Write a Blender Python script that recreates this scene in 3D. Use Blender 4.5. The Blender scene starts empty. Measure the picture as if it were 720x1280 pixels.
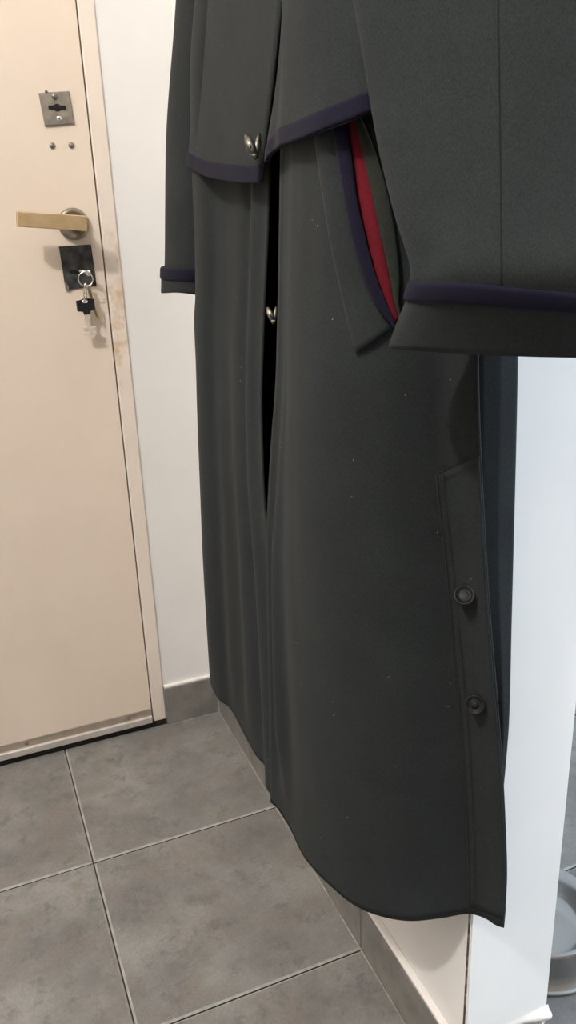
import bpy, bmesh, math, random
import numpy as np
from mathutils import Vector, Matrix, Euler
from mathutils.bvhtree import BVHTree

random.seed(7)
SC = bpy.context.scene
COL = SC.collection

# ------------------------------------------------------------------ camera
FPX = 1020.86
CAM = Vector((-0.41625, -1.47688, 1.0))
ROT = Euler((1.223273, 0.035195, -0.390531), 'XYZ')
cd = bpy.data.cameras.new('camera')
cam = bpy.data.objects.new('camera', cd)
COL.objects.link(cam)
cam.location = CAM
cam.rotation_euler = ROT
cd.sensor_fit = 'VERTICAL'
cd.sensor_height = 36.0
cd.lens = FPX / 1280 * 36.0
cd.clip_start = 0.02
SC.camera = cam
RM = ROT.to_matrix()

# ------------------------------------------------------------------ world, lights, exposure
SC.view_settings.view_transform = 'Standard'
SC.view_settings.look = 'None'
SC.view_settings.gamma = 1.0
SC.view_settings.exposure = 0.20
SC.view_settings.use_curve_mapping = False
W = bpy.data.worlds.new('world')
SC.world = W
W.use_nodes = True
W.node_tree.nodes['Background'].inputs[0].default_value = (0.62, 0.78, 1.0, 1)
W.node_tree.nodes['Background'].inputs[1].default_value = 1.2


def lamp(name, kind, loc, energy, color, target=None, **kw):
    d = bpy.data.lights.new(name, kind)
    d.energy = energy
    d.color = color
    for k, v in kw.items():
        setattr(d, k, v)
    o = bpy.data.objects.new(name, d)
    COL.objects.link(o)
    o.location = loc
    if target is not None:
        o.rotation_euler = (Vector(target) - Vector(loc)).to_track_quat('-Z', 'Y').to_euler()
    return o


lamp('ceiling_lamp_light', 'POINT', (-1.45, -1.42, 2.58), 104, (1.0, 0.955, 0.905), shadow_soft_size=0.05)
lamp('window_daylight', 'AREA', (3.05, -2.5, 1.45), 120, (0.72, 0.855, 1.0), target=(0.06, -1.3, 0.75),
     shape='RECTANGLE', size=1.0, size_y=1.3)

# ------------------------------------------------------------------ helpers


def ray(u, v):
    return RM @ Vector(((u - 360) / FPX, -(v - 640) / FPX, -1.0))


def at(u, v, ax, val):
    d = ray(u, v)
    i = 'xyz'.index(ax)
    return CAM + d * ((val - CAM[i]) / d[i])


def link(name, me, mat=None, parent=None):
    o = bpy.data.objects.new(name, me)
    COL.objects.link(o)
    if mat:
        for m in (mat if isinstance(mat, (list, tuple)) else [mat]):
            me.materials.append(m)
    if parent:
        o.parent = parent
    return o


def obj(name, bm, mat=None, parent=None, smooth=False):
    me = bpy.data.meshes.new(name)
    bmesh.ops.recalc_face_normals(bm, faces=bm.faces)
    if smooth:
        for f in bm.faces:
            f.smooth = True
    bm.to_mesh(me)
    bm.free()
    return link(name, me, mat, parent)


def empty(name, loc=(0, 0, 0), **props):
    o = bpy.data.objects.new(name, None)
    o.empty_display_size = 0.05
    COL.objects.link(o)
    o.location = loc
    return props_set(o, **props)


def props_set(o, **props):
    for k, v in props.items():
        o[k] = v
    return o


def keep(child, parent):
    """parent a mesh given in world coordinates under an Empty that stands elsewhere"""
    child.parent = parent
    child.matrix_parent_inverse = Matrix.Translation(-Vector(parent.location))
    return child


def box(bm, lo, hi, bevel=0.0, seg=2, mi=0):
    lo, hi = Vector(lo), Vector(hi)
    c = (lo + hi) / 2
    s = hi - lo
    r = bmesh.ops.create_cube(bm, size=1.0, matrix=Matrix.Translation(c) @ Matrix.Diagonal((s.x, s.y, s.z, 1)))
    vs = r['verts']
    fs = {f for v in vs for f in v.link_faces}
    for f in fs:
        f.material_index = mi
    if bevel:
        es = list({e for v in vs for e in v.link_edges})
        bmesh.ops.bevel(bm, geom=es, offset=bevel, segments=seg, affect='EDGES', profile=0.5)
    return vs


def tube(bm, pts, r, n=10, closed=False, taper=None):
    pts = [Vector(p) for p in pts]
    rings = []
    N = len(pts)
    for i, p in enumerate(pts):
        if closed:
            t = pts[(i + 1) % N] - pts[i - 1]
        else:
            t = pts[min(i + 1, N - 1)] - pts[max(i - 1, 0)]
        t.normalize()
        up = Vector((0, 0, 1)) if abs(t.z) < 0.95 else Vector((1, 0, 0))
        a = t.cross(up).normalized()
        b = t.cross(a)
        rr = r * (taper[i] if taper else 1)
        rings.append([bm.verts.new(p + a * rr * math.cos(2 * math.pi * k / n) + b * rr * math.sin(2 * math.pi * k / n)) for k in range(n)])
    for i in range(N if closed else N - 1):
        A, B = rings[i], rings[(i + 1) % N]
        for k in range(n):
            bm.faces.new((A[k], A[(k + 1) % n], B[(k + 1) % n], B[k]))
    if not closed:
        bm.faces.new(rings[0])
        bm.faces.new(rings[-1][::-1])


def lathe(bm, prof, M=Matrix(), n=48):
    rings = []
    for r, z in prof:
        if r < 1e-6:
            rings.append([bm.verts.new(M @ Vector((0, 0, z)))])
        else:
            rings.append([bm.verts.new(M @ Vector((r * math.cos(2 * math.pi * k / n), r * math.sin(2 * math.pi * k / n), z))) for k in range(n)])
    for A, B in zip(rings, rings[1:]):
        for k in range(n):
            k2 = (k + 1) % n
            if len(A) == 1 and len(B) == 1:
                continue
            if len(A) == 1:
                bm.faces.new((A[0], B[k2], B[k]))
            elif len(B) == 1:
                bm.faces.new((A[k], A[k2], B[0]))
            else:
                bm.faces.new((A[k], A[k2], B[k2], B[k]))


def prism(bm, outline, thick, M):
    """outline in local xz, extruded along local y"""
    A = [bm.verts.new(M @ Vector((x, 0, z))) for x, z in outline]
    B = [bm.verts.new(M @ Vector((x, thick, z))) for x, z in outline]
    bm.faces.new(A)
    bm.faces.new(B[::-1])
    n = len(A)
    for i in range(n):
        bm.faces.new((A[i], B[i], B[(i + 1) % n], A[(i + 1) % n]))


def sheet(name, rows, mat, parent, thick=0.003, offset=0.0, wrap=False, smooth=True, toward=None):
    """rows: list of lists of points. normals turned toward 'toward' (default: camera side, -x -y)"""
    nr, nc = len(rows), len(rows[0])
    vs = [tuple(p) for r in rows for p in r]
    fs = []
    cc = nc if wrap else nc - 1
    for i in range(nr - 1):
        for j in range(cc):
            j2 = (j + 1) % nc
            fs.append((i * nc + j, i * nc + j2, (i + 1) * nc + j2, (i + 1) * nc + j))
    me = bpy.data.meshes.new(name)
    me.from_pydata(vs, [], fs)
    me.update()
    tw = Vector(toward) if toward else Vector((-1, -0.6, 0))
    if wrap:
        c = sum((Vector(v) for v in vs), Vector()) / len(vs)
        s = sum((p.normal.dot(p.center - c) * p.area for p in me.polygons))
    else:
        s = sum((p.normal.dot(tw) * p.area for p in me.polygons))
    if s < 0:
        me.flip_normals()
    if smooth:
        me.polygons.foreach_set('use_smooth', [True] * len(me.polygons))
    o = link(name, me, mat, parent)
    if thick:
        m = o.modifiers.new('cloth', 'SOLIDIFY')
        m.thickness = thick
        m.offset = offset
    return o


def resample(pts, n, closed=False):
    """Catmull-Rom through pts, n samples evenly spaced by chord length"""
    P = np.array([tuple(p) for p in pts], float)
    d = np.r_[0, np.cumsum(np.linalg.norm(np.diff(P, axis=0), axis=1))]
    T = np.linspace(0, d[-1], n)
    m = np.zeros_like(P)
    for i in range(len(P)):
        a, b = max(i - 1, 0), min(i + 1, len(P) - 1)
        m[i] = (P[b] - P[a]) / max(d[b] - d[a], 1e-9)
    out = []
    for t in T:
        i = min(max(np.searchsorted(d, t, 'right') - 1, 0), len(P) - 2)
        h = d[i + 1] - d[i]
        u = (t - d[i]) / h
        out.append((2 * u**3 - 3 * u**2 + 1) * P[i] + (u**3 - 2 * u**2 + u) * h * m[i] + (-2 * u**3 + 3 * u**2) * P[i + 1] + (u**3 - u**2) * h * m[i + 1])
    return np.array(out)


def byz(pts):
    """x,y of a 3-D polyline as a smooth function of z"""
    P = resample(pts, 160)
    P = P[np.argsort(P[:, 2])]
    return lambda z: np.array([np.interp(z, P[:, 2], P[:, 0]), np.interp(z, P[:, 2], P[:, 1])])


def sm(a, b, x):
    t = min(max((x - a) / (b - a), 0), 1)
    return t * t * (3 - 2 * t)


# ------------------------------------------------------------------ materials
def new_mat(name):
    m = bpy.data.materials.new(name)
    m.use_nodes = True
    nt = m.node_tree
    return m, nt, nt.nodes['Principled BSDF']


def node(nt, typ, **kw):
    n = nt.nodes.new(typ)
    for k, v in kw.items():
        if k == 'op':
            n.operation = v
        elif isinstance(k, str) and k.startswith('i_'):
            n.inputs[int(k[2:])].default_value = v
        else:
            setattr(n, k, v)
    return n


def ramp(nt, src, stops):
    r = nt.nodes.new('ShaderNodeValToRGB')
    e = r.color_ramp.elements
    while len(e) < len(stops):
        e.new(0.5)
    for el, (p, c) in zip(e, stops):
        el.position = p
        el.color = (*c, 1) if len(c) == 3 else c
    nt.links.new(src, r.inputs[0])
    return r.outputs[0]


def noise(nt, scale, detail=4, rough=0.55, vec=None, dim=None):
    n = nt.nodes.new('ShaderNodeTexNoise')
    n.inputs['Scale'].default_value = scale
    n.inputs['Detail'].default_value = detail
    n.inputs['Roughness'].default_value = rough
    if vec is None:
        g = nt.nodes.new('ShaderNodeNewGeometry')
        vec = g.outputs['Position']
    nt.links.new(vec, n.inputs['Vector'])
    return n.outputs['Fac']


def mix(nt, fac, a, b, mode='MIX'):
    n = nt.nodes.new('ShaderNodeMix')
    n.data_type = 'RGBA'
    n.blend_type = mode
    for sock, val in ((n.inputs[0], fac), (n.inputs[6], a), (n.inputs[7], b)):
        if hasattr(val, 'links') or isinstance(val, bpy.types.NodeSocket):
            nt.links.new(val, sock)
        else:
            sock.default_value = val if isinstance(val, (int, float)) else ((*val, 1) if len(val) == 3 else val)
    return n.outputs[2]


def bump(nt, bsdf, h, strength, dist):
    b = nt.nodes.new('ShaderNodeBump')
    b.inputs['Strength'].default_value = strength
    b.inputs['Distance'].default_value = dist
    nt.links.new(h, b.inputs['Height'])
    nt.links.new(b.outputs[0], bsdf.inputs['Normal'])


def paint(name, col, col2, rough=0.55, scale=6, bs=0.15, bd=0.002, bscale=40, spec=0.4):
    m, nt, b = new_mat(name)
    f = noise(nt, scale, 5)
    nt.links.new(ramp(nt, f, [(0.35, col), (0.7, col2)]), b.inputs['Base Color'])
    b.inputs['Roughness'].default_value = rough
    b.inputs['Specular IOR Level'].default_value = spec
    bump(nt, b, noise(nt, bscale, 3), bs, bd)
    return m


def metal(name, col, col2, rough, scale=60, metallic=1.0):
    m, nt, b = new_mat(name)
    f = noise(nt, scale, 4)
    nt.links.new(ramp(nt, f, [(0.35, col), (0.65, col2)]), b.inputs['Base Color'])
    b.inputs['Metallic'].default_value = metallic
    nt.links.new(ramp(nt, noise(nt, scale * 2, 3), [(0.3, (rough,) * 3), (0.7, (min(rough + 0.15, 1),) * 3)]), b.inputs['Roughness'])
    return m


def wool(name, col, col2, lint=True, bs=0.5):
    m, nt, b = new_mat(name)
    g = nt.nodes.new('ShaderNodeNewGeometry')
    pos = g.outputs['Position']
    mp = nt.nodes.new('ShaderNodeMapping')
    mp.inputs['Scale'].default_value = (1.0, 1.0, 0.45)
    mp.inputs['Rotation'].default_value = (0.6, 0, 0.2)
    nt.links.new(pos, mp.inputs[0])
    fine = noise(nt, 1250, 3, 0.7, mp.outputs[0])
    broad = noise(nt, 14, 4, 0.6, pos)
    c = ramp(nt, fine, [(0.3, col), (0.72, col2)])
    k = ramp(nt, broad, [(0.3, (0.86, 0.86, 0.87)), (0.7, (1.1, 1.1, 1.08))])
    c = mix(nt, 1.0, c, k, 'MULTIPLY')
    if lint:
        v = nt.nodes.new('ShaderNodeTexVoronoi')
        v.inputs['Scale'].default_value = 95
        nt.links.new(pos, v.inputs['Vector'])
        sp = nt.nodes.new('ShaderNodeSeparateColor')
        nt.links.new(v.outputs['Color'], sp.inputs[0])
        rare = node(nt, 'ShaderNodeMath', op='GREATER_THAN', i_1=0.89)
        nt.links.new(sp.outputs[0], rare.inputs[0])
        near = node(nt, 'ShaderNodeMath', op='LESS_THAN', i_1=0.068)
        nt.links.new(v.outputs['Distance'], near.inputs[0])
        both = node(nt, 'ShaderNodeMath', op='MULTIPLY')
        nt.links.new(rare.outputs[0], both.inputs[0])
        nt.links.new(near.outputs[0], both.inputs[1])
        c = mix(nt, both.outputs[0], c, (0.17, 0.17, 0.165))
    nt.links.new(c, b.inputs['Base Color'])
    b.inputs['Roughness'].default_value = 0.92
    b.inputs['Specular IOR Level'].default_value = 0.15
    b.inputs['Sheen Weight'].default_value = 0.04
    b.inputs['Sheen Roughness'].default_value = 0.5
    b.inputs['Sheen Tint'].default_value = (0.6, 0.62, 0.6, 1)
    bump(nt, b, fine, bs, 0.0006)
    return m


M_WALL = paint('white_plaster', (0.735, 0.732, 0.725), (0.77, 0.767, 0.76), 0.7, 5, 0.12, 0.003, 30, 0.25)
M_TAUPE = paint('taupe_low_bounce', (0.36, 0.31, 0.26), (0.41, 0.355, 0.30), 0.8, 5)  # tone made up for the unseen walls, to cut bounced light
M_LIP = paint('white_plaster_edge', (0.80, 0.77, 0.74), (0.85, 0.83, 0.81), 0.6, 30, 0.3, 0.003, 70, 0.3)
M_CEIL = paint('ceiling_paint', (0.8, 0.79, 0.77), (0.84, 0.83, 0.81), 0.8, 4)
M_DOOR = paint('cream_door_paint', (0.735, 0.632, 0.535), (0.775, 0.672, 0.575), 0.45, 7, 0.10, 0.002, 25, 0.4)
M_SKIRT = paint('grey_skirting_tile', (0.150, 0.143, 0.134), (0.235, 0.226, 0.214), 0.5, 26, 0.1, 0.001, 60, 0.4)
M_GROUT = paint('dark_grout', (0.030, 0.028, 0.026), (0.055, 0.052, 0.048), 0.9, 60)
M_PALEGROUT = paint('pale_grout', (0.30, 0.285, 0.265), (0.46, 0.44, 0.41), 0.9, 80)
M_RIM = paint('tile_rim_highlight', (0.26, 0.255, 0.245), (0.38, 0.37, 0.355), 0.6, 70, 0.2, 0.001, 150, 0.3)  # bevel highlight painted in: lighter colour along the tile edges
M_BLACK = paint('black_threshold', (0.012, 0.011, 0.010), (0.022, 0.020, 0.018), 0.7, 30)
M_ALU = metal('brushed_aluminium', (0.62, 0.58, 0.54), (0.72, 0.68, 0.64), 0.42, 40, 0.6)
M_ALUDULL = metal('dull_brown_metal', (0.33, 0.28, 0.24), (0.40, 0.35, 0.30), 0.5, 40, 0.4)
M_STEELPLATE = metal('satin_nickel', (0.36, 0.33, 0.28), (0.46, 0.42, 0.36), 0.38, 90, 0.8)
M_DARKPLATE = metal('scuffed_dark_steel', (0.055, 0.057, 0.058), (0.17, 0.17, 0.165), 0.33, 55, 0.85)
M_BRASS = metal('worn_brass', (0.58, 0.42, 0.23), (0.67, 0.51, 0.31), 0.38, 60, 0.6)
M_ROSE = metal('tarnished_brass', (0.24, 0.20, 0.15), (0.36, 0.31, 0.25), 0.4, 70, 0.8)
M_CHROME = metal('bright_steel', (0.72, 0.71, 0.69), (0.84, 0.83, 0.81), 0.18, 40)
M_GOLDKEY = metal('brass_key', (0.62, 0.50, 0.26), (0.74, 0.62, 0.36), 0.3, 90)
M_KEYSTEEL = metal('nickel_key', (0.74, 0.67, 0.55), (0.84, 0.79, 0.70), 0.4, 90, 0.5)
M_PLASTIC = paint('black_plastic', (0.012, 0.012, 0.013), (0.018, 0.018, 0.019), 0.38, 30)
M_BOWL = metal('stainless_bowl', (0.33, 0.33, 0.325), (0.36, 0.36, 0.355), 0.13, 6)
M_HOLE = paint('dark_hole', (0.006, 0.005, 0.005), (0.01, 0.009, 0.008), 0.9)
M_SCREW = metal('screw_steel', (0.22, 0.20, 0.18), (0.34, 0.31, 0.28), 0.35, 120)
M_WOOL = wool('grey_green_wool', (0.0130, 0.0155, 0.0166), (0.0298, 0.0345, 0.0362))
M_WOOLIN = wool('dark_green_wool_inside', (0.018, 0.020, 0.016), (0.030, 0.032, 0.026), False)
M_NAVY = wool('navy_felt', (0.0048, 0.0043, 0.0118), (0.0100, 0.0088, 0.0235), False, 0.3)
M_RED = wool('crimson_cloth', (0.090, 0.0055, 0.011), (0.140, 0.009, 0.017), False, 0.25)
M_LINING = wool('black_lining', (0.004, 0.004, 0.005), (0.008, 0.008, 0.010), False, 0.2)
M_STITCH = wool('dark_stitching', (0.012, 0.012, 0.012), (0.02, 0.02, 0.02), False, 0.2)
M_BUTTON = paint('black_horn_button', (0.005, 0.005, 0.005), (0.009, 0.009, 0.009), 0.5, 200, 0.05, 0.001, 90, 0.2)
M_CLASP = metal('antique_silver', (0.055, 0.053, 0.045), (0.17, 0.163, 0.14), 0.36, 300)
M_CLASPLIGHT = metal('polished_silver', (0.13, 0.12, 0.10), (0.27, 0.25, 0.21), 0.38, 250)


def make_tile_mat():
    m, nt, b = new_mat('grey_stone_tile')
    g = nt.nodes.new('ShaderNodeNewGeometry')
    pos = g.outputs['Position']
    oi = nt.nodes.new('ShaderNodeObjectInfo')
    ad = nt.nodes.new('ShaderNodeVectorMath')
    sc = nt.nodes.new('ShaderNodeVectorMath')
    sc.operation = 'SCALE'
    sc.inputs['Scale'].default_value = 7.3
    cb = nt.nodes.new('ShaderNodeCombineXYZ')
    for i in range(3):
        nt.links.new(oi.outputs['Random'], cb.inputs[i])
    nt.links.new(cb.outputs[0], sc.inputs[0])
    nt.links.new(pos, ad.inputs[0])
    nt.links.new(sc.outputs[0], ad.inputs[1])
    v = ad.outputs[0]
    a = noise(nt, 9, 6, 0.62, v)
    c = ramp(nt, a, [(0.33, (0.148, 0.145, 0.139)), (0.50, (0.200, 0.196, 0.189)), (0.66, (0.248, 0.244, 0.236))])
    br = noise(nt, 17, 5, 0.6, v)
    c = mix(nt, ramp(nt, br, [(0.50, (0, 0, 0)), (0.66, (0.6, 0.6, 0.6))]), c, (0.185, 0.160, 0.138))
    dk = noise(nt, 30, 6, 0.72, v)
    c = mix(nt, ramp(nt, dk, [(0.53, (0, 0, 0)), (0.64, (0.6, 0.6, 0.6))]), c, (0.112, 0.112, 0.111))
    gr = noise(nt, 260, 3, 0.7, v)
    c = mix(nt, 1.0, c, ramp(nt, gr, [(0.3, (0.86, 0.86, 0.86)), (0.7, (1.10, 1.10, 1.10))]), 'MULTIPLY')
    nt.links.new(c, b.inputs['Base Color'])
    nt.links.new(ramp(nt, a, [(0.3, (0.40,) * 3), (0.7, (0.55,) * 3)]), b.inputs['Roughness'])
    b.inputs['Specular IOR Level'].default_value = 0.4
    bump(nt, b, dk, 0.12, 0.002)
    return m


M_TILE = make_tile_mat()


def make_jamb_mat():
    """cream paint of the frame, grubby brown where the keys have swung against it"""
    m, nt, b = new_mat('cream_frame_paint_worn')
    g = nt.nodes.new('ShaderNodeNewGeometry')
    sp = nt.nodes.new('ShaderNodeSeparateXYZ')
    nt.links.new(g.outputs['Position'], sp.inputs[0])
    zr = nt.nodes.new('ShaderNodeMapRange')
    zr.inputs['From Min'].default_value = 0.70
    zr.inputs['From Max'].default_value = 1.02
    nt.links.new(sp.outputs['Z'], zr.inputs['Value'])
    band = ramp(nt, zr.outputs[0], [(0.0, (0, 0, 0)), (0.30, (0.95,) * 3), (0.75, (0.95,) * 3), (1.0, (0, 0, 0))])
    n = ramp(nt, noise(nt, 22, 5, 0.65), [(0.46, (0, 0, 0)), (0.62, (1, 1, 1))])
    f = mix(nt, 1.0, band, n, 'MULTIPLY')
    base = ramp(nt, noise(nt, 6, 4), [(0.35, (0.745, 0.665, 0.590)), (0.7, (0.785, 0.705, 0.630))])
    nt.links.new(mix(nt, f, base, (0.56, 0.41, 0.26)), b.inputs['Base Color'])
    b.inputs['Roughness'].default_value = 0.5
    bump(nt, b, noise(nt, 30, 3), 0.1, 0.002)
    return m


M_JAMB = make_jamb_mat()


def make_stub_mat():
    """white plaster with a grubby chipped corner line along the free edge"""
    m, nt, b = new_mat('white_plaster_chipped_corner')
    g = nt.nodes.new('ShaderNodeNewGeometry')
    sp = nt.nodes.new('ShaderNodeSeparateXYZ')
    nt.links.new(g.outputs['Position'], sp.inputs[0])
    xa = node(nt, 'ShaderNodeMath', op='LESS_THAN', i_1=0.0026)
    nt.links.new(sp.outputs['X'], xa.inputs[0])
    ya = node(nt, 'ShaderNodeMath', op='LESS_THAN', i_1=-0.9118)
    nt.links.new(sp.outputs['Y'], ya.inputs[0])
    mu = node(nt, 'ShaderNodeMath', op='MULTIPLY')
    nt.links.new(xa.outputs[0], mu.inputs[0])
    nt.links.new(ya.outputs[0], mu.inputs[1])
    nn = ramp(nt, noise(nt, 60, 4), [(0.30, (0.6,) * 3), (0.5, (1.0,) * 3)])
    f = mix(nt, 1.0, mu.outputs[0], nn, 'MULTIPLY')
    base = ramp(nt, noise(nt, 5, 5), [(0.35, (0.80, 0.79, 0.77)), (0.7, (0.84, 0.835, 0.82))])
    nt.links.new(mix(nt, f, base, (0.07, 0.055, 0.045)), b.inputs['Base Color'])
    b.inputs['Roughness'].default_value = 0.7
    bump(nt, b, noise(nt, 30, 3), 0.12, 0.003)
    return m


M_STUB = make_stub_mat()

# ------------------------------------------------------------------ room shell
X0, X1, Y0, Y1, ZC = -1.9, 3.1, -3.5, 0.0, 2.8
STUB_X, STUB_Y = 0.12, -0.9154


def struct(name, bm, mat, smooth=False):
    return props_set(obj(name, bm, mat, None, smooth), kind='structure')


# floor: grout bed plus single tiles
bm = bmesh.new()
box(bm, (X0 - .1, Y0 - .1, -0.06), (X1 + .1, Y1 + .12, -0.004))
floor = struct('floor', bm, M_GROUT)
TX, TY, TS = -0.3376, -0.3416, 0.3342
tile_cache = {}


def tile_mesh(sx, sy):
    k = (round(sx, 3), round(sy, 3))
    if k not in tile_cache:
        bm = bmesh.new()
        hx, hy, bv = sx / 2, sy / 2, 0.0031
        lev = [(hx, hy, -0.02), (hx, hy, -0.0018), (hx - bv, hy - bv, 0.0)]
        rg = [[bm.verts.new((x * a, y * c, z)) for a, c in ((-1, -1), (1, -1), (1, 1), (-1, 1))] for x, y, z in lev]
        for lv, (A, B) in enumerate(zip(rg, rg[1:])):
            for i in range(4):
                f = bm.faces.new((A[i], A[(i + 1) % 4], B[(i + 1) % 4], B[i]))
                f.material_index = 2 - lv
        bm.faces.new(rg[-1])
        me = bpy.data.meshes.new('tile')
        bm.normal_update()
        bm.to_mesh(me)
        bm.free()
        me.materials.append(M_TILE)
        me.materials.append(M_RIM)
        me.materials.append(M_GROUT)
        tile_cache[k] = me
    return tile_cache[k]


xs = sorted([TX + TS * k for k in range(-4, 11) if X0 < TX + TS * k < X1] + [X0, X1])
xs = [0.0 if abs(x) < 0.01 else x for x in xs]
ys = sorted([TY - TS * k for k in range(0, 10) if TY - TS * k > Y0] + [Y0, 0.0])
for xa, xb in zip(xs, xs[1:]):
    for ya, yb in zip(ys, ys[1:]):
        if xb - xa < 0.02 or yb - ya < 0.02:
            continue
        g = 0.0022
        t = bpy.data.objects.new('tile', tile_mesh(xb - xa - g, yb - ya - g))
        COL.objects.link(t)
        t.location = ((xa + xb) / 2, (ya + yb) / 2, random.uniform(-0.0004, 0.0))
        t.parent = floor

bm = bmesh.new()
box(bm, (X0 - .1, Y0 - .1, ZC), (X1 + .1, Y1 + .12, ZC + 0.1))
struct('ceiling', bm, M_CEIL)

DX0, DX1 = -1.005, -0.1545          # door leaf
FX0, FX1 = -1.04, -0.1255           # frame outside
DTOP = 2.06
bm = bmesh.new()
box(bm, (FX1, 0, 0), (X1, 0.1, ZC))
box(bm, (X0, 0, 0), (FX0, 0.1, ZC))
box(bm, (FX0, 0, DTOP + 0.03), (FX1, 0.1, ZC))
struct('wall_back', bm, M_WALL)
bm = bmesh.new()
box(bm, (X0 - 0.1, Y0, 0), (X0, 0.1, ZC))
struct('wall_left', bm, M_TAUPE)
bm = bmesh.new()
box(bm, (X0 - 0.1, Y0 - 0.1, 0), (X1 + 0.1, Y0, ZC))
struct('wall_front', bm, M_TAUPE)
# far right wall with a window opening
wy0, wy1, wz0, wz1 = -3.05, -1.95, 0.75, 2.15
bm = bmesh.new()
box(bm, (X1, wy1, 0), (X1 + 0.1, 0.1, ZC))
box(bm, (X1, Y0, 0), (X1 + 0.1, wy0, ZC))
box(bm, (X1, wy0, 0), (X1 + 0.1, wy1, wz0))
box(bm, (X1, wy0, wz1), (X1 + 0.1, wy1, ZC))
struct('wall_far_right', bm, M_WALL)
# stub wall the coat hangs on, with a rounded free end
bm = bmesh.new()
box(bm, (0, STUB_Y, 0), (STUB_X, 0.0, ZC))
es = [e for e in bm.edges if abs(e.verts[0].co.y - STUB_Y) < 1e-5 and abs(e.verts[1].co.y - STUB_Y) < 1e-5
      and abs(e.verts[0].co.z - e.verts[1].co.z) > 1]
bmesh.ops.bevel(bm, geom=es, offset=0.0035, segments=3, affect='EDGES')
struct('wall_right', bm, M_STUB)

# skirting along the door wall and along the stub wall, tile by tile, with a plaster lip on top
SK = 0.087
ST = 0.011


def skirting(name, pieces, lips):
    e = empty(name, (0, 0, 0), kind='structure')
    for lo, hi in pieces:
        bm = bmesh.new()
        box(bm, lo, hi, 0.0015, 2)
        obj('skirting_tile', bm, M_SKIRT, e)
    bm = bmesh.new()
    for lo, hi in lips:
        box(bm, lo, hi, 0.002, 2)
    obj('plaster_lip', bm, M_LIP, e)
    return e


skirting('baseboard_back', [((-0.1235, -ST, 0), (-ST, 0, SK))],
         [((-0.1245, -ST + 0.003, SK - 0.001), (-0.002, 0, SK + 0.005))])
g = 0.0012
b_r = skirting('baseboard_right',
               [((-ST, TY + g, 0), (0, -0.002, SK)), ((-ST, TY - TS + g, 0), (0, TY - g, SK)),
                ((-ST, STUB_Y - 0.009, 0), (0, TY - TS - g, SK)),
                ((0.0, STUB_Y - 0.009, 0), (0.106, STUB_Y, SK - 0.004))],
               [((-ST + 0.0012, STUB_Y, SK - 0.001), (0, -0.004, SK + 0.005))])
# plaster toe at the foot of the wall end
bm = bmesh.new()
rows = []
for i, x in enumerate(np.linspace(0.002, 0.1195, 14)):
    pr = 0.0008 + 0.0075 * sm(0.075, 0.117, x)
    zb = SK - 0.004
    prof = [(0, zb), (-pr, zb), (-pr * 1.05, zb + 0.006), (-pr * 0.8, zb + 0.008), (-pr * 0.25, zb + 0.010), (0, zb + 0.014)]
    rows.append([bm.verts.new((x, STUB_Y + y, z)) for y, z in prof])
for A, B in zip(rows, rows[1:]):
    for k in range(5):
        bm.faces.new((A[k], A[k + 1], B[k + 1], B[k]))
bm.faces.new(rows[0])
bm.faces.new(rows[-1][::-1])
obj('plaster_toe', bm, M_LIP, b_r, True)
# pale grout bead in the inner corner and along the floor joint
bm = bmesh.new()
tube(bm, [(-ST - .0005, -ST - .0005, 0.002), (-ST - .0005, -ST - .0005, SK)], 0.0012, 6)
for a, b_ in ((Vector((-0.12, -ST - .0004, 0.0008)), Vector((-ST, -ST - .0004, 0.0008))), (Vector((-ST - .0004, -ST, 0.0008)), Vector((-ST - .0004, -0.9, 0.0008)))):
    n = 26
    tube(bm, [a.lerp(b_, i / n) for i in range(n + 1)], 0.0009, 6, taper=[0.2 + 1.0 * random.random() for _ in range(n + 1)])
obj('grout_bead', bm, M_PALEGROUT, b_r)

# door frame (trim_1) and black threshold (trim_2)
bm = bmesh.new()
box(bm, (DX1 + 0.0022, -0.0035, 0.012), (FX1, 0.09, DTOP), 0.002)
box(bm, (FX0, -0.0035, 0.012), (DX0 - 0.0022, 0.09, DTOP), 0.002)
box(bm, (FX0, -0.0035, DTOP + 0.0022), (FX1, 0.09, DTOP + 0.03), 0.002)
struct('trim_1', bm, M_JAMB)
bm = bmesh.new()
box(bm, (FX0, -0.002, -0.004), (FX1 + 0.001, 0.10, 0.011))
box(bm, (DX0 - 0.004, 0.03, 0.0), (DX1 + 0.004, 0.05, DTOP + 0.004))   # black sheet behind the leaf, added as painted shade for the gap
struct('trim_2', bm, M_BLACK)

# ------------------------------------------------------------------ door
bm = bmesh.new()
box(bm, (DX0, -0.004, 0.016), (DX1, 0.034, DTOP), 0.0015)
door = struct('door_1', bm, M_DOOR)
DY = -0.004


def on_door(u, v, d=0.0):
    return at(u, v, 'y', DY - d)


# aluminium sweep along the bottom edge with screws
bm = bmesh.new()
box(bm, (DX0 + 0.01, DY - 0.003, 0.030), (DX1 - 0.001, DY, 0.046), 0.0006)
sweep = obj('door_sweep', bm, M_ALUDULL, door)
bm = bmesh.new()
box(bm, (DX0 + 0.01, DY - 0.009, 0.016), (DX1 - 0.001, DY, 0.031), 0.002, 3)
obj('sweep_lip', bm, M_ALU, sweep)
for x in (-0.204, -0.407, -0.61, -0.81):
    bm = bmesh.new()
    lathe(bm, [(0.0035, 0), (0.0035, 0.0012), (0.002, 0.0022), (0, 0.0024)], Matrix.Translation((x, DY - 0.003, 0.038)) @ Matrix.Rotation(math.pi / 2, 4, 'X'), 14)
    obj('screw', bm, M_SCREW, sweep)


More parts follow.
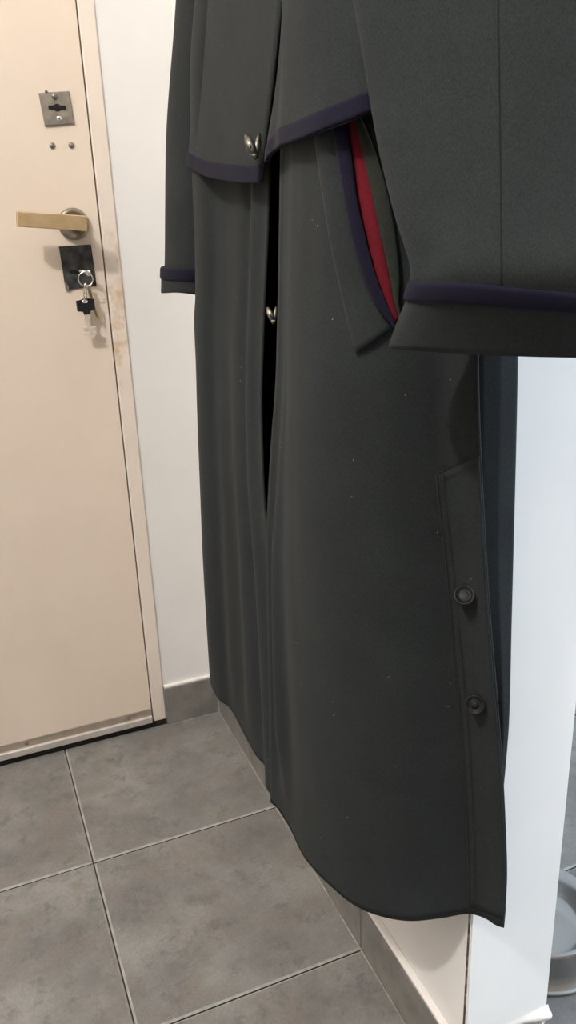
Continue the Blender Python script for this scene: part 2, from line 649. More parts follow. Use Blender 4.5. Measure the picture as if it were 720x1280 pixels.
def plate(name, corners, thick, mat):
    pts = [on_door(u, v) for u, v in corners]
    bm = bmesh.new()
    A = [bm.verts.new((p.x, DY, p.z)) for p in pts]
    B = [bm.verts.new((p.x, DY - thick, p.z)) for p in pts]
    bm.faces.new(A)
    bm.faces.new(B[::-1])
    for i in range(4):
        bm.faces.new((A[i], B[i], B[(i + 1) % 4], A[(i + 1) % 4]))
    bmesh.ops.bevel(bm, geom=[e for e in bm.edges if all(abs(v.co.y - DY + thick) < 1e-6 for v in e.verts)], offset=thick * 0.4, segments=2, affect='EDGES')
    return obj(name, bm, mat, door)


def stud(name, u, v, r, h, mat, parent, base=0.0):
    p = on_door(u, v)
    bm = bmesh.new()
    lathe(bm, [(r, 0), (r, h * 0.5), (r * 0.7, h * 0.9), (0, h)], Matrix.Translation((p.x, DY - base, p.z)) @ Matrix.Rotation(math.pi / 2, 4, 'X'), 16)
    return obj(name, bm, mat, parent, True)


up = plate('lock_plate', [(48, 116.5), (86, 114), (93, 155), (56, 158.5)], 0.004, M_STEELPLATE)
up['label'] = 'satin steel plate with horizontal key slot'
stud('screw', 67.5, 121, 0.0042, 0.004, M_SCREW, up, 0.004)
stud('screw', 73.5, 148.5, 0.0042, 0.004, M_CHROME, up, 0.004)
stud('pin', 57.5, 114.5, 0.0022, 0.005, M_SCREW, up, 0.0)
p = on_door(71, 135)
bm = bmesh.new()
s = 0.0135
prism(bm, [(-s, -.0028), (-.005, -.0034), (-.002, -.0055), (.002, -.0055), (.005, -.0034), (s, -.0028), (s, .0028), (.005, .0034), (.002, .0055), (-.002, .0055), (-.005, .0034), (-s, .0028)],
      0.003, Matrix.Translation((p.x, DY - 0.0046, p.z)))
obj('key_slot', bm, M_HOLE, up)
stud('screw', 65.3, 182.3, 0.0047, 0.003, M_SCREW, door)
stud('screw', 89.2, 181.6, 0.0047, 0.003, M_SCREW, door)

lk = plate('lock_plate', [(73.5, 308), (113.5, 305.5), (120.5, 357), (82, 363)], 0.003, M_DARKPLATE)
lk['label'] = 'scuffed dark steel lock plate with keyhole'
p = on_door(93, 340)
bm = bmesh.new()
prism(bm, [(-.008, -.0026), (.006, -.0026), (.008, 0), (.006, .0034), (-.006, .0034), (-.008, .002)], 0.003, Matrix.Translation((p.x, DY - 0.0036, p.z)))
obj('keyhole', bm, M_HOLE, lk)
p = on_door(82, 357)
bm = bmesh.new()
prism(bm, [(-.002, -.008), (.004, -.008), (.003, 0), (-.001, .006), (-.004, .008), (-.002, 0)], 0.002, Matrix.Translation((p.x + .001, DY - 0.0045, p.z)))
obj('scraped_corner', bm, M_CHROME, lk)

# lever handle
hc = on_door(91.5, 280)
bm = bmesh.new()
RX = Matrix.Rotation(math.pi / 2, 4, 'X')
lathe(bm, [(0.0255, 0), (0.0255, 0.006), (0.0235, 0.0095), (0.018, 0.0105), (0.0155, 0.009), (0, 0.009)], Matrix.Translation(hc) @ RX, 40)
handle = obj('door_handle', bm, M_ROSE, door, True)
handle['label'] = 'brass lever handle on a round tarnished rosette'
bm = bmesh.new()
lathe(bm, [(0.010, 0), (0.010, 0.05)], Matrix.Translation(hc - Vector((0, 0.006, 0))) @ RX, 24)
obj('neck', bm, M_ROSE, handle, True)
a = at(20.5, 273.5, 'y', -0.058)
b_ = at(108, 279.5, 'y', -0.058)
bm = bmesh.new()
L = (b_ - a)
ang = math.atan2(L.z, L.x)
vs = box(bm, (-L.length / 2, -0.007, -0.0118), (L.length / 2, 0.007, 0.0118), 0.0016, 3)
bmesh.ops.transform(bm, matrix=Matrix.Translation((a + b_) / 2) @ Matrix.Rotation(-ang, 4, 'Y'), verts=bm.verts)
obj('lever', bm, M_BRASS, handle)

# ------------------------------------------------------------------ bunch of keys hanging in the lower lock
kb = at(96, 338.5, 'y', -0.012)
keys = empty('key_bunch', (kb.x, kb.y, kb.z), label='bunch of keys hanging from a steel ring in the lower lock of the cream door', category='keys')
# the key in the lock: its bow stands out towards the room
bm = bmesh.new()
p0, p1 = at(95, 338, 'y', -0.006), at(108, 340.5, 'y', -0.024)
dirk = (p1 - p0).normalized()
tube(bm, [p0, p0.lerp(p1, .5), p1], 0.0022, 10)
fc = [p1 + dirk * 0.004 + (dirk * math.cos(t) + Vector((0, 0, 1)) * math.sin(t)) * 0.0036 for t in np.linspace(0, 2 * math.pi, 18, endpoint=False)]
tube(bm, fc, 0.0017, 8, closed=True)
keep(obj('inserted_key', bm, M_CHROME, None, True), keys)
rc = at(107, 349, 'y', -0.028)
nrm = (CAM - rc).normalized()
sx = Vector((0, 0, 1)).cross(nrm).normalized()
sy = nrm.cross(sx)
bm = bmesh.new()
for off in (0, 0.0012):
    tube(bm, [rc + nrm * off + (sx * math.cos(t) + sy * math.sin(t)) * 0.0118 for t in np.linspace(0, 2 * math.pi, 40, endpoint=False)], 0.00085, 8, closed=True)
keep(obj('ring', bm, M_CHROME, None, True), keys)
# small snap link between the ring and the black key
bm = bmesh.new()
lt, lb = at(107, 355, 'y', -0.028), at(106.5, 377, 'y', -0.026)
w = 0.0024
loop = []
for t in np.linspace(0, 2 * math.pi, 28, endpoint=False):
    c = lt.lerp(lb, 0.5 - 0.5 * math.cos(t))
    loop.append(c + Vector((w * math.sin(t), 0, 0)))
tube(bm, loop, 0.0013, 8, closed=True)
keep(obj('link', bm, M_CHROME, None, True), keys)
# black key
o_ = [(95, 376), (103, 375), (104, 373), (112, 373), (113, 374), (117.5, 373.5), (119, 387), (113, 388), (112.6, 392.5), (105, 393.5), (104.3, 389.5), (97, 389.5)]
Q = [at(u, v, 'y', -0.024) for u, v in o_]
k2 = empty('black_key', (0, 0, 0))
keep(k2, keys)
bm = bmesh.new()
prism(bm, [(q.x, q.z) for q in Q], 0.006, Matrix.Translation((0, -0.026, 0)))
bmesh.ops.bevel(bm, geom=bm.edges[:], offset=0.0006, segments=1, affect='EDGES')
obj('bow', bm, M_PLASTIC, k2)
bm = bmesh.new()
c = at(106, 377, 'y', -0.0265)
tube(bm, [c + Vector((0.0042 * math.cos(t), 0, 0.0018 * math.sin(t))) for t in np.linspace(0, 2 * math.pi, 16, endpoint=False)], 0.0009, 6, closed=True)
obj('eyelet', bm, M_CHROME, k2)
bm = bmesh.new()
Q = [at(u, v, 'y', -0.024) for u, v in [(106, 392), (112, 391.5), (113, 407), (114.5, 417), (112, 421), (109, 417), (108, 407)]]
prism(bm, [(q.x, q.z) for q in Q], 0.0026, Matrix.Translation((0, -0.0245, 0)))
for u, v, ww, hh in ((106.8, 411, .0042, .0028), (117, 410, .0045, .003), (107.5, 417, .0035, .0026), (117.5, 416.5, .004, .0028)):
    c = at(u, v, 'y', -0.023)
    box(bm, (c.x - ww, -0.0255, c.z - hh), (c.x + ww, -0.0205, c.z + hh), 0.0005, 1)
obj('blade', bm, M_KEYSTEEL, k2)
# slim brass key seen edge on
bm = bmesh.new()
Q = [at(u, v, 'y', -0.018) for u, v in [(108.5, 357), (111.5, 355.5), (114.5, 365), (117, 378), (121, 390), (124.5, 398), (122, 400), (118.5, 393), (114, 380), (110.5, 366)]]
prism(bm, [(q.x, q.z) for q in Q], 0.004, Matrix.Translation((0, -0.019, 0)))
bmesh.ops.bevel(bm, geom=bm.edges[:], offset=0.0005, segments=1, affect='EDGES')
keep(obj('slim_key', bm, M_GOLDKEY, None), keys)['label'] = 'slim brass key'

# ------------------------------------------------------------------ steel bowl on the floor behind the wall end
BC = Vector((0.232, -0.757, 0.0005))
bowl = empty('pet_bowl', BC, label='stainless steel pet bowl with flared foot on the floor behind the wall end', category='bowl')
bm = bmesh.new()
lathe(bm, [(0.0, 0.010), (0.045, 0.010), (0.060, 0.013), (0.068, 0.022), (0.074, 0.040), (0.079, 0.052), (0.083, 0.0565), (0.087, 0.0565), (0.0895, 0.053), (0.0885, 0.049)], n=72)
obj('basin', bm, M_BOWL, bowl, True)
bm = bmesh.new()
lathe(bm, [(0.0885, 0.0495), (0.0885, 0.040), (0.0895, 0.022), (0.0925, 0.010), (0.0975, 0.005)], n=72)
obj('skirt', bm, M_BOWL, bowl, True)
bm = bmesh.new()
lathe(bm, [(0.0975, 0.0055), (0.1015, 0.0048), (0.1030, 0.0025), (0.1015, 0.0005), (0.090, 0.0)], n=72)
obj('foot_ring', bm, M_BOWL, bowl, True)

# ------------------------------------------------------------------ coat
coat = empty('overcoat', (-0.06, -0.62, 0.25), category='coat',
             label='long dark grey-green wool overcoat with navy trim hanging open against the white wall')


def part(o):
    return keep(o, coat)


def P(u, v, ax, val):
    return np.array(at(u, v, ax, val))


# --- near front panel (with the buttoned side vent)
HN = 0.30
hem_px = [(338, 1003), (346, 1010), (360, 1031), (378, 1070), (394, 1090), (410, 1105), (440, 1129), (470, 1143), (510, 1151), (550, 1148), (586, 1142.5), (606, 1148), (620, 1157), (630, 1160)]
hemN = resample([P(u, v, 'z', HN) for u, v in hem_px], 64)
P0N = byz([np.array((-0.060, -0.69, 1.43))] + [P(u, v, 'x', x) for u, v, x in
          [(352, 150, -.107), (350, 200, -.108), (348.5, 300, -.110), (346.5, 400, -.113), (344, 480, -.116), (338, 560, -.119), (333.5, 640, -.122), (332, 665, -.123), (333, 760, -.126), (335, 850, -.129), (336.5, 950, -.131)]] + [hemN[0]])
P1N = byz([np.array((-0.025, -0.86, 1.43)), np.array((-0.045, -0.93, 1.12))] + [P(u, v, 'y', y) for u, v, y in
          [(597.5, 445, -.962), (599, 520, -.963), (601, 570, -.963), (606.5, 680, -.962), (614, 790, -.960), (622, 880, -.958), (628, 960, -.956), (632, 1040, -.954), (633.5, 1100, -.952)]] + [hemN[-1]])


def turned_hem(rows, sgn):
    R_ = np.array(rows[-1])
    t = np.gradient(R_[:, :2], axis=0)
    t /= np.linalg.norm(t, axis=1, keepdims=True)
    n = np.stack([-t[:, 1], t[:, 0]], 1) * sgn
    for k, dz in ((0.0028, 0.0006), (0.008, 0.02)):
        rows.append([(p[0] + q[0] * k, p[1] + q[1] * k, p[2] + dz) for p, q in zip(R_, n)])


def near_row(z, n=64):
    H = hemN
    a, b = P0N(z), P1N(z)
    out = []
    for i in range(n):
        s = i / (n - 1)
        q = H[i][:2] + (1 - s) * (a - H[0][:2]) + s * (b - H[-1][:2])
        low = sm(0.95, 0.45, z)
        fold = -0.013 * low * math.exp(-((s - 0.125) / 0.04)**2) * sm(0.30, 0.44, z)
        fold += 0.008 * low * math.exp(-((s - 0.05) / 0.03)**2) * sm(0.30, 0.44, z)
        fold += -0.004 * math.exp(-((s - 0.45) / 0.10)**2) * math.sin(min(max((z - .28) / .7, 0), 1) * math.pi)
        fold += 0.0012 * math.sin(z * 17 + s * 9) * math.sin(s * math.pi)
        out.append((q[0] + fold, q[1], z))
    return out


zs = list(np.linspace(1.43, HN, 110))
rowsN = [near_row(z) for z in zs]
# hem turned in so the lower edge has thickness
turned_hem(rowsN, 1)
near = sheet('front_panel', rowsN, M_WOOL, None, 0.0022, -1)
part(near)
near['label'] = 'left front panel of the coat with slanted pocket'
bvN = BVHTree.FromPolygons([Vector(p) for r in rowsN[:110] for p in r],
                           [(i * 64 + j, i * 64 + j + 1, (i + 1) * 64 + j + 1, (i + 1) * 64 + j) for i in range(109) for j in range(63)])

# --- far front panel
HF = 0.275
hem_px = [(352, 1012), (338, 985), (330, 966), (324, 953), (316, 938), (303, 914), (296, 900), (286, 884), (275, 876), (267, 864), (262.5, 851)]
hF = [P(u, v, 'z', HF) for u, v in hem_px]
hF += [hF[-1] + np.array((0.008, 0.018, 0)), hF[-1] + np.array((0.035, 0.035, 0)), hF[-1] + np.array((0.07, 0.03, 0))]
hemF = resample(hF, 72)
dd = np.linalg.norm(hemF[:, :2] - hF[10][:2], axis=1)
iS = int(np.argmin(dd))
P0F = byz([np.array((-0.055, -0.64, 1.43))] + [P(u, v, 'x', x) for u, v, x in
          [(337, 190, -.096), (336, 225, -.096), (333.5, 300, -.097), (329, 400, -.099), (326, 500, -.101), (327, 560, -.103), (330, 630, -.105), (336, 690, -.106), (342, 760, -.108), (348, 860, -.110), (351, 950, -.111)]] + [hemF[0]])
P1F = byz([np.array((-0.055, -0.45, 1.43)), np.array((-.10, -.43, 1.2))] + [P(u, v, 'x', -.10 - max(0, v - 400) * 2.2e-5) for u, v in
          [(240, 215), (243, 290), (244, 370), (242.5, 400), (244.5, 450), (246.5, 520), (249.5, 600), (253.5, 700), (258, 780)]] + [hemF[iS]])
rowsF = []
for z in list(np.linspace(1.43, HF, 110)):
    a, b = P0F(z), P1F(z)
    r = []
    for i in range(72):
        s = i / iS
        sc = min(s, 1.0)
        q = hemF[i][:2] + (1 - sc) * (a - hemF[0][:2]) + sc * (b - hemF[iS][:2])
        low = sm(1.0, 0.4, z)
        f = 0.0
        if s <= 1:
            env = math.sin(min(s, 1) * math.pi)**0.5 if 0 < s < 1 else 0
            f = env * (0.0035 * low * math.sin(s * 26 + 0.6 * z) + 0.0022 * math.sin(s * 12 + 1.0)) * sm(.275, .37, z)
            f += -0.005 * math.exp(-((s - 0.14) / 0.06)**2) + 0.005 * math.exp(-((s - 0.27) / 0.05)**2)
        r.append((q[0] + f, q[1], z))
    rowsF.append(r)
turned_hem(rowsF, -1)
far = sheet('front_panel', rowsF, M_WOOL, None, 0.0022, -1)
part(far)
far['label'] = 'right front panel of the coat, farther from the viewer'

# --- back panel, seen as a strip behind the side vent
rowsB = []
SilB = byz([np.array((0.0, -0.90, 1.43)), P(645.5, 300, 'y', -.946)] + [P(u, v, 'y', -.946 + (v - 450) * 1.2e-5) for u, v in
           [(645, 450), (643, 560), (640.5, 660), (637.5, 780), (634.5, 900), (629, 970), (622, 1040), (612, 1110)]])
for z in np.linspace(1.43, 0.46, 60):
    e = P1N(z)
    sB = SilB(z)
    k0 = np.array((max(min(e[0] + 0.010, sB[0] - 0.008), sB[0] - 0.03), sB[1] + 0.002))
    far_y = P1F(z)[1] + 0.05
    nr50 = np.array(near_row(z)[48][:2]) + (0.007, 0.016)
    pts = [nr50, k0, (k0 + sB) / 2 + (-0.001, -0.002), sB, sB + (0.0004, 0.004), (sB[0] * .5, -0.921), (-0.008, -0.9175), (-0.012, -0.88), (-0.014, -0.75), (-0.013, -0.55), (-0.014, far_y)]
    Q = np.array(pts)
    tt = np.r_[np.linspace(0, 5, 51), np.linspace(5.2, len(pts) - 1, 30)]
    rowsB.append([(np.interp(t, np.arange(len(pts)), Q[:, 0]), np.interp(t, np.arange(len(pts)), Q[:, 1]), z) for t in tt])
part(sheet('back_panel', rowsB, M_WOOL, None, 0.0015, -1))

# --- black lining inside the back
rowsL = []
for z in np.linspace(1.40, 0.32, 20):
    ya, yb = P1F(z)[1] + 0.01, -0.87
    rowsL.append([(-0.030 + 0.004 * math.sin(t * 9 + z * 5), ya + (yb - ya) * t, z) for t in np.linspace(0, 1, 26)])
part(sheet('lining', rowsL, M_LINING, None, 0.001, -1))
# black facing on the inner edge of the near panel
rowsL = []
for z in np.linspace(1.40, 0.30, 40):
    a = np.array(near_row(z)[1])
    rowsL.append([tuple(a + np.array((0.004 + 0.012 * t, -0.10 * t - .001, 0))) for t in (0, .3, .6, 1)])
part(sheet('facing', rowsL, M_LINING, None, 0, 0))


def flap(B, T, F, G, nt_=40, tmin=0.0, tmax=1.0, out=0.0, n=44, bv=None):
    """B bottom curve, T top curve, F/G: front and far edge as function of t (or None)"""
    B = resample(B, n)
    T = resample(T, n)
    rows = []
    for t in np.linspace(tmin, tmax, nt_):
        r = []
        f = F(t) - (B[0] * (1 - t) + T[0] * t) if F else 0
        g_ = G(t) - (B[-1] * (1 - t) + T[-1] * t) if G else 0
        for i in range(n):
            s = i / (n - 1)
            q = B[i] * (1 - t) + T[i] * t + (1 - s)**2 * f + s**2 * g_
            r.append(q)
        rows.append(r)
    if bv:
        for r in rows:
            was = [q[0] for q in r]
            for q in r:
                h, _, _, _ = bv.ray_cast(Vector((q[0] - 0.5, q[1], q[2])), Vector((1, 0, 0)))
                if h is not None and h.x - 0.010 < q[0]:
                    q[0] = h.x - 0.010
            mv = np.array([q[0] - w_ for q, w_ in zip(r, was)])
            for _ in range(14):
                mv = np.minimum(mv, np.convolve(np.pad(mv, 2, 'edge'), [.1, .2, .4, .2, .1], 'valid'))
            for q, w_, m_ in zip(r, was, mv):
                q[0] = w_ + m_
    if out:
        R_ = np.array(rows)
        nx = np.gradient(R_, axis=1)
        nz = np.gradient(R_, axis=0)
        nn = np.cross(nx, nz)
        nn /= np.linalg.norm(nn, axis=2, keepdims=True) + 1e-12
        if (nn[:, :, 0].mean()) > 0:
            nn = -nn
        rows = (R_ + nn * out).tolist()
    return rows


def edge_fn(pts):
    R_ = resample(pts, 60)
    return lambda t: np.array([np.interp(t, np.linspace(0, 1, 60), R_[:, k]) for k in range(3)])


# --- cape flaps across the chest, each with a navy border
BN = [P(u, v, 'x', P0N(1.05)[0] - 0.010 + dx) for u, v, dx in [(333, 203, 0), (337, 194, -.003), (346, 186, -.005)]]
for u, v in [(370, 174), (400, 160.5), (440, 145), (464, 136)]:
    d = ray(u, v).normalized()
    h = bvN.ray_cast(CAM, d)[0]
    BN.append(np.array(h - d * (0.0112 / max(0.25, abs(d.x)))))
BN += [np.array((-0.10, -0.925, BN[-1][2])), np.array((-0.075, -0.935, BN[-1][2]))]
TN = [np.array(p) for p in [(-.066, -.68, 1.435), (-.078, -.73, 1.435), (-.075, -.80, 1.435), (-.045, -.87, 1.435)]]
FN = edge_fn([BN[0], P(334, 175, 'x', -.120), P(339.5, 145, 'x', -.119), P(347, 95, 'x', -.117), P(353, 45, 'x', -.114), P(356, 0, 'x', -.110), np.array((-.075, -.69, 1.38)), TN[0]])
fl = part(sheet('cape_flap', flap(BN, TN, FN, None, bv=bvN), M_WOOL, None, 0.0025, -1))
fl['label'] = 'near chest flap with navy border'
tn = 0.0118 / (TN[0][2] - BN[0][2])
tr = sheet('navy_border', flap(BN, TN, FN, None, 6, -0.006, tn, 0.0018, bv=bvN), M_NAVY, None, 0.0045, -1)
tr.parent = fl

BF = [P(u, v, 'x', x) for u, v, x in [(326, 228, -.112), (315, 228.5, -.113), (300, 227, -.114), (280, 224, -.113), (260, 219.5, -.111), (246, 213, -.108), (234.5, 206, -.103)]]
BF += [BF[-1] + np.array((0.012, 0.02, 0.002)), BF[-1] + np.array((0.045, 0.03, 0.004))]
TF = [np.array(p) for p in [(-.064, -.64, 1.435), (-.075, -.58, 1.435), (-.072, -.50, 1.435), (-.045, -.42, 1.435)]]
FF = edge_fn([BF[0], P(328, 200, 'x', -.112), P(334, 155, 'x', -.111), P(342, 85, 'x', -.110), P(348, 30, 'x', -.108), P(350.5, 0, 'x', -.106), np.array((-.072, -.65, 1.38)), TF[0]])
GF = edge_fn([BF[-1], P(240, 100, 'x', -.10) + (0.04, 0.03, 0), P(247.5, 0, 'x', -.10) + (0.04, 0.03, 0), TF[-1]])
fl2 = part(sheet('cape_flap', flap(BF, TF, FF, GF), M_WOOL, None, 0.0025, -1))
fl2['label'] = 'far chest flap with navy border and silver clasp'
tn2 = 0.0155 / (TF[0][2] - BF[0][2])
tr = sheet('navy_border', flap(BF, TF, FF, GF, 6, -0.006, tn2, 0.0018), M_NAVY, None, 0.0045, -1)
tr.parent = fl2


# --- sleeves
def ring_pts(c, d, n, a, b, z, k=40, pw=2.0, wob=0.0):
    out = []
    for i in range(k):
        t = 2 * math.pi * i / k
        ct, st = math.cos(t), math.sin(t)
        x = math.copysign(abs(ct)**(2 / pw), ct)
        y = math.copysign(abs(st)**(2 / pw), st)
        q = c + d * a * x + n * (b * y)
        out.append((q[0], q[1], z + wob * math.sin(3 * t + 1)))
    return out


def head(rows, k, tip):
    """rounded sleeve head closing toward the shoulder"""
    r0, tip = np.array(rows[0]), np.array(tip)
    new = []
    for a in (0.999, 0.9, 0.72, 0.5, 0.25):
        q = r0 * (1 - (1 - a)) + tip * (1 - a)
        q[:, 2] = r0[:, 2] + (tip[2] - r0[:, 2]) * math.sqrt(1 - a * a) if a < 1 else r0[:, 2]
        new.insert(0, [tuple(p) for p in q])
    return new + rows


dN = np.array((0.80, -0.60))
nN = np.array((-0.60, -0.80))
LN = byz([np.array((-0.105, -0.83, 1.44)), P(434, -60, 'x', -.126)] + [P(u, v, 'x', -.13) for u, v in
         [(441, 0), (448, 40), (455, 80), (463, 130), (472, 180), (482, 225), (492, 265), (503, 300), (511, 325), (513, 338), (511, 352), (506, 375)]])
rows = []
for z in np.linspace(1.44, 0.925, 70):
    w = 0.185 + 0.02 * sm(1.0, 1.3, z)
    Lz = LN(z)
    c = Lz + dN * w / 2
    b = 0.034 + 0.012 * sm(1.0, 1.4, z)
    rr = ring_pts(c, dN, nN, w / 2, b, z, 48, 2.3)
    # pinch crease just above the cuff on the front edge
    cr = math.exp(-((z - 0.972) / 0.010)**2)
    rr2 = []
    for i, p_ in enumerate(rr):
        t = 2 * math.pi * i / 48
        f = cr * math.exp(-((t - math.pi * 0.82) / 0.16)**2) * 0.007
        rr2.append((p_[0] - nN[0] * f, p_[1] - nN[1] * f, p_[2]))
    rows.append(rr2)
rowsSN = rows
rows = head(rows, 48, (-0.045, -0.86, 1.47))
slN = part(sheet('sleeve', rows, M_WOOL, None, 0.0025, -1, wrap=True))
slN['label'] = 'near sleeve with turned-up cuff'


def cuff(parent, edge, d, n, b, zb, zt, zband, wfun, wob, pw=2.3, tilt=None, nb=0.0042):
    rows = []
    zz = list(np.linspace(zt, zb, 12))
    tl = tilt or (lambda q: 0.0)

    def mk(z, grow, wb):
        w = wfun(z)
        c = edge(z) + d * w / 2
        rr = ring_pts(c, d, n, w / 2 + grow, b + grow, z, 48, pw, wb)
        return [(x, y, zq + tl((x, y)) * sm(zb, zt, z)) for x, y, zq in rr]
    rows.append(mk(zt - 0.002, -0.004, 0))
    for z in zz:
        rows.append(mk(z, 0.0035, wob * sm(zt, zb, z)))
    rows.append(mk(zb + 0.001, -0.001, wob))
    rows.append(mk(zb + 0.015, -0.002, wob))
    cf = sheet('cuff', rows, M_WOOL, None, 0.0015, -1, wrap=True)
    cf.parent = parent
    rows = [mk(z, 0.0035 + nb * k, 0) for z, k in ((zt + .001, 0.1), (zt, 0.7), (zt - .002, 1.0), (zband + .002, 1.0), (zband, 0.7), (zband - .0005, 0.1))]
    bd = sheet('cuff_band', rows, M_NAVY, None, 0, 0, wrap=True)
    bd.parent = parent
    return cf, bd


eN = byz([P(u, v, 'x', -.13) for u, v in [(526, 340), (522, 350), (515, 372), (502, 403), (491.5, 431), (488, 440)]])
zbN, ztN, zbandN = P(489, 431, 'x', -.13)[2], P(511, 350, 'x', -.13)[2], P(506, 371, 'x', -.13)[2]
cuff(slN, eN, dN, nN, 0.040, zbN, ztN, zbandN, lambda z: 0.198 - 0.026 * sm(zbN, ztN, z), 0.0010, 2.3,
     lambda q: -0.019 * min(max((q[0] + 0.125) / 0.14, 0), 1.2), 0.0026)

dF = np.array((0.0, 1.0))
nF = np.array((-1.0, 0.0))
sF = byz([np.array((-.085, -.40, 1.44))] + [P(u, v, 'x', x) for u, v, x in
         [(219, -30, -.10), (217.5, 0, -.10), (214, 50, -.101), (210, 100, -.102), (206.5, 150, -.103), (205, 200, -.105), (204.5, 260, -.107), (204, 330, -.109), (203, 370, -.11)]])
rows = []
for z in np.linspace(1.44, 0.915, 50):
    c = sF(z) + (0.0377, -0.012)
    rows.append(ring_pts(c, dF, nF, 0.072, 0.034, z, 40))
rows = head(rows, 40, (-0.045, -0.42, 1.47))
slF = part(sheet('sleeve', rows, M_WOOL, None, 0.0025, -1, wrap=True))
slF['label'] = 'far sleeve with turned-up cuff'
zbF, ztF, zbandF = P(200, 364, 'x', -.11)[2], P(200, 335, 'x', -.11)[2], P(200, 348, 'x', -.11)[2]
cuff(slF, lambda z: sF(z) + (0.0377, -0.012 - 0.074), dF, nF, 0.0355, zbF, ztF, zbandF, lambda z: 0.148, 0.0022, 2.0, None, 0.002)

# --- shoulders closing the coat above the picture
top = []
for t in np.linspace(0, 1, 40):
    y = -0.40 - 0.49 * t
    arch = 0.065 * (1 - abs(2 * t - 1)**2.2)
    top.append([(-0.078 + 0.066 * k, y, 1.428 + 0.012 * k + arch * math.sin(math.pi * min(k * 0.62, 1))) for k in np.linspace(0, 1, 10)])
part(sheet('shoulder', top, M_WOOL, None, 0.002, -1, toward=(0, 0, 1)))


# --- things sewn on the near panel: laid on its surface
def strip(bv, left, right, nu, nv, out, bulge=0.0):
    Lp, Rp = resample([(u, v, 0) for u, v in left], nv), resample([(u, v, 0) for u, v in right], nv)
    rows = []
    last = 0.72
    for i in range(nv):
        r = []
        for j in range(nu):
            k = j / (nu - 1)
            u, v = (Lp[i] * (1 - k) + Rp[i] * k)[:2]
            d = ray(u, v).normalized()
            h, nrm_, _, _ = bv.ray_cast(CAM, d)
            if h is None:
                h, nrm_, _, _ = bv.find_nearest(CAM + d * last)
            last = (h - CAM).length
            if nrm_.dot(d) > 0:
                nrm_ = -nrm_
            r.append(h + nrm_ * (out + bulge * math.sin(math.pi * k)))
        rows.append(r)
    return rows


wl = [(395, 150), (399, 190), (404.5, 230), (412, 280), (420, 325), (430, 373), (439, 414), (446, 441)]
wr = [(419, 145), (421.5, 165), (428, 205), (435, 250), (444, 300), (458, 350), (474, 386), (490, 409)]
nr_ = [(434, 140), (438, 160), (443.5, 200), (450, 250), (460, 300), (471, 345), (482, 378), (493, 406)]
rr_ = [(444, 135), (448, 158), (457.5, 200), (468, 250), (478, 300), (487, 345), (493, 378), (499, 400)]
pk = part(sheet('pocket_welt', strip(bvN, wl, wr, 10, 40, 0.0030, 0.0025), M_WOOL, None, 0.0045, -1))
o = sheet('navy_piping', strip(bvN, wr, nr_, 6, 40, 0.0060, 0.0012), M_NAVY, None, 0.0055, -1)
o.parent = pk
nl2 = [(u - 2, v) for u, v in nr_]
o = sheet('red_lining', strip(bvN, nl2, rr_, 8, 40, 0.0016, 0.0012), M_RED, None, 0.001, -1)
o.parent = pk
gr_ = [(u + 14 * math.sin(math.pi * min(i / 6.2, 1)) + 3, v) for i, (u, v) in enumerate(rr_)]
o = sheet('inner_edge', strip(bvN, [(u - 1, v) for u, v in rr_], gr_, 6, 40, 0.0036, 0.001), M_WOOLIN, None, 0.003, -1)
o.parent = pk

pl = [(544, 591), (549, 640), (556, 700), (561, 750), (566, 800), (572, 860), (577, 920), (581.5, 1000), (584, 1070), (585, 1131)]
pr_ = [(599.5, 570), (604.5, 660), (612, 780), (620, 880), (626.5, 960), (630.5, 1040), (631.5, 1100), (628.5, 1146)]
vent = part(sheet('vent_placket', strip(bvN, pl, pr_, 12, 60, 0.0022), M_WOOL, None, 0.002, -1))


def stitch(bv, line, wpx, out, parent, n=70, name='seam'):
    o = sheet(name, strip(bv, [(u - wpx / 2, v) for u, v in line], [(u + wpx / 2, v) for u, v in line], 2, n, out), M_STITCH, None, 0, 0)
    o.parent = parent
    return o


stitch(bvN, [(u + 1.2, v + 1) for u, v in pl], 1.7, 0.0026, vent)
stitch(bvN, [(u + 10.5, v + (3 if i else 1)) for i, (u, v) in enumerate(pl[:-1])] + [(596, 1132)], 1.5, 0.0026, vent)
o = sheet('seam', strip(bvN, [(545, 590), (571, 580), (597, 568.5)], [(545, 591.3), (571, 581.3), (597, 569.8)], 2, 20, 0.0027), M_STITCH, None, 0, 0)
o.parent = vent
o = sheet('seam', strip(bvN, [(553, 599), (575, 590), (597, 579)], [(553, 600), (575, 591), (597, 580)], 2, 20, 0.0027), M_STITCH, None, 0, 0)
o.parent = vent
stitch(bvN, [(u + 0.3, v) for u, v in wl[1:]], 1.5, 0.0012, pk)

bvS = BVHTree.FromPolygons([Vector(p) for r in rowsSN for p in r],
                           [(i * 48 + j, i * 48 + (j + 1) % 48, (i + 1) * 48 + (j + 1) % 48, (i + 1) * 48 + j) for i in range(69) for j in range(48)])
stitch(bvS, [(621.5, -40), (623, 60), (625, 180), (626, 300), (626.5, 372)], 1.6, 0.0006, slN, 90, 'sleeve_seam')


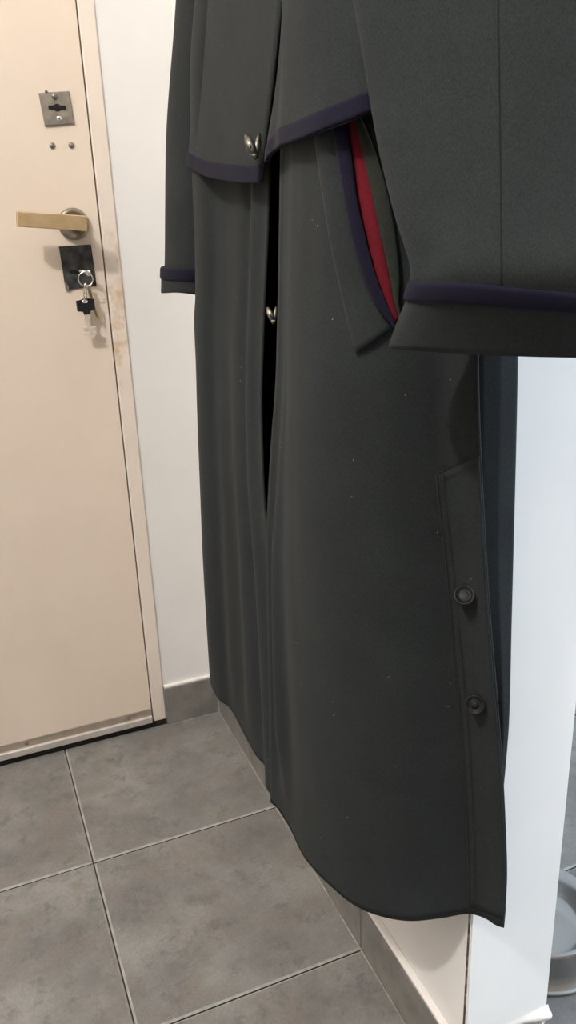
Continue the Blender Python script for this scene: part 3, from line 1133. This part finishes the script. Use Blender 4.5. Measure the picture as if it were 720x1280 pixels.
def button(u, v, r, tilt=0.0, nub=1.0):
    d = ray(u, v).normalized()
    h, nrm_, _, _ = bvN.ray_cast(CAM, d)
    if nrm_.dot(d) > 0:
        nrm_ = -nrm_
    z = nrm_ * 0.25 - d * 0.9 + Vector((0, 0, tilt))
    M = Matrix.Translation(h + nrm_ * 0.0040 - d * 0.0055) @ z.to_track_quat('Z', 'Y').to_matrix().to_4x4()
    bm = bmesh.new()
    lathe(bm, [(0, -0.001), (r * .3, -0.001), (r * .9, 0.001), (r, 0.0022), (r * .97, 0.0034), (r * .86, 0.0038), (r * .74, 0.003), (r * .55, 0.0017), (r * .42, 0.0016), (r * .36, 0.0016 + 0.0014 * nub), (r * .2, 0.0016 + 0.002 * nub), (0, 0.0016 + 0.0018 * nub)], M, 32)
    o = obj('button', bm, M_BUTTON, None, True)
    o.parent = vent
    return o


button(583.5, 742, 0.0094, 0.62, 0.15)
button(597, 877.5, 0.0092, 0.05)


# --- silver leaf clasps at the front opening
def clasp(cu, cv, x, s, m_):
    c = at(cu, cv, 'x', x)
    px = 0.00092 * s
    r_ = RM @ Vector((1, 0, 0))
    u_ = RM @ Vector((0, 1, 0))
    b_ = (CAM - c).normalized()
    e = bmesh.new()

    def lobe(p0, p1, w, lift):
        A = c + r_ * p0[0] * px + u_ * p0[1] * px
        B = c + r_ * p1[0] * px + u_ * p1[1] * px
        ax = (B - A)
        side = ax.cross(b_).normalized()
        rows_ = []
        for t in np.linspace(0, 1, 10):
            ww = w * px * (math.sin(math.pi * (0.06 + 0.88 * t))**0.8)
            ctr = A + ax * t + b_ * lift * math.sin(math.pi * t)
            rows_.append([e.verts.new(ctr + side * ww * math.cos(q) + b_ * ww * 0.55 * math.sin(q)) for q in np.linspace(0, 2 * math.pi, 10, endpoint=False)])
        for a1, b1 in zip(rows_, rows_[1:]):
            for k in range(10):
                e.faces.new((a1[k], a1[(k + 1) % 10], b1[(k + 1) % 10], b1[k]))
        e.faces.new(rows_[0])
        e.faces.new(rows_[-1][::-1])
    lobe((3, -13), (-8, 13), 5.0, 0.003)
    lobe((2.5, -13), (6.5, 14), 3.2, 0.002)
    lobe((1, -14), (3, -4), 4.0, 0.002)
    lobe((-5.5, 5), (-1.5, -5), 1.6, 0.006)
    return e


o = obj('clasp', clasp(316.5, 183, -.120, 1.0, M_CLASP), M_CLASP, None, True)
o.parent = fl2
o['label'] = 'leaf-shaped silver clasp on the chest flap'
o = part(obj('clasp', clasp(340.5, 394, -.100, 0.72, M_CLASPLIGHT), M_CLASPLIGHT, None, True))
o['label'] = 'silver clasp in the gap between the front panels'
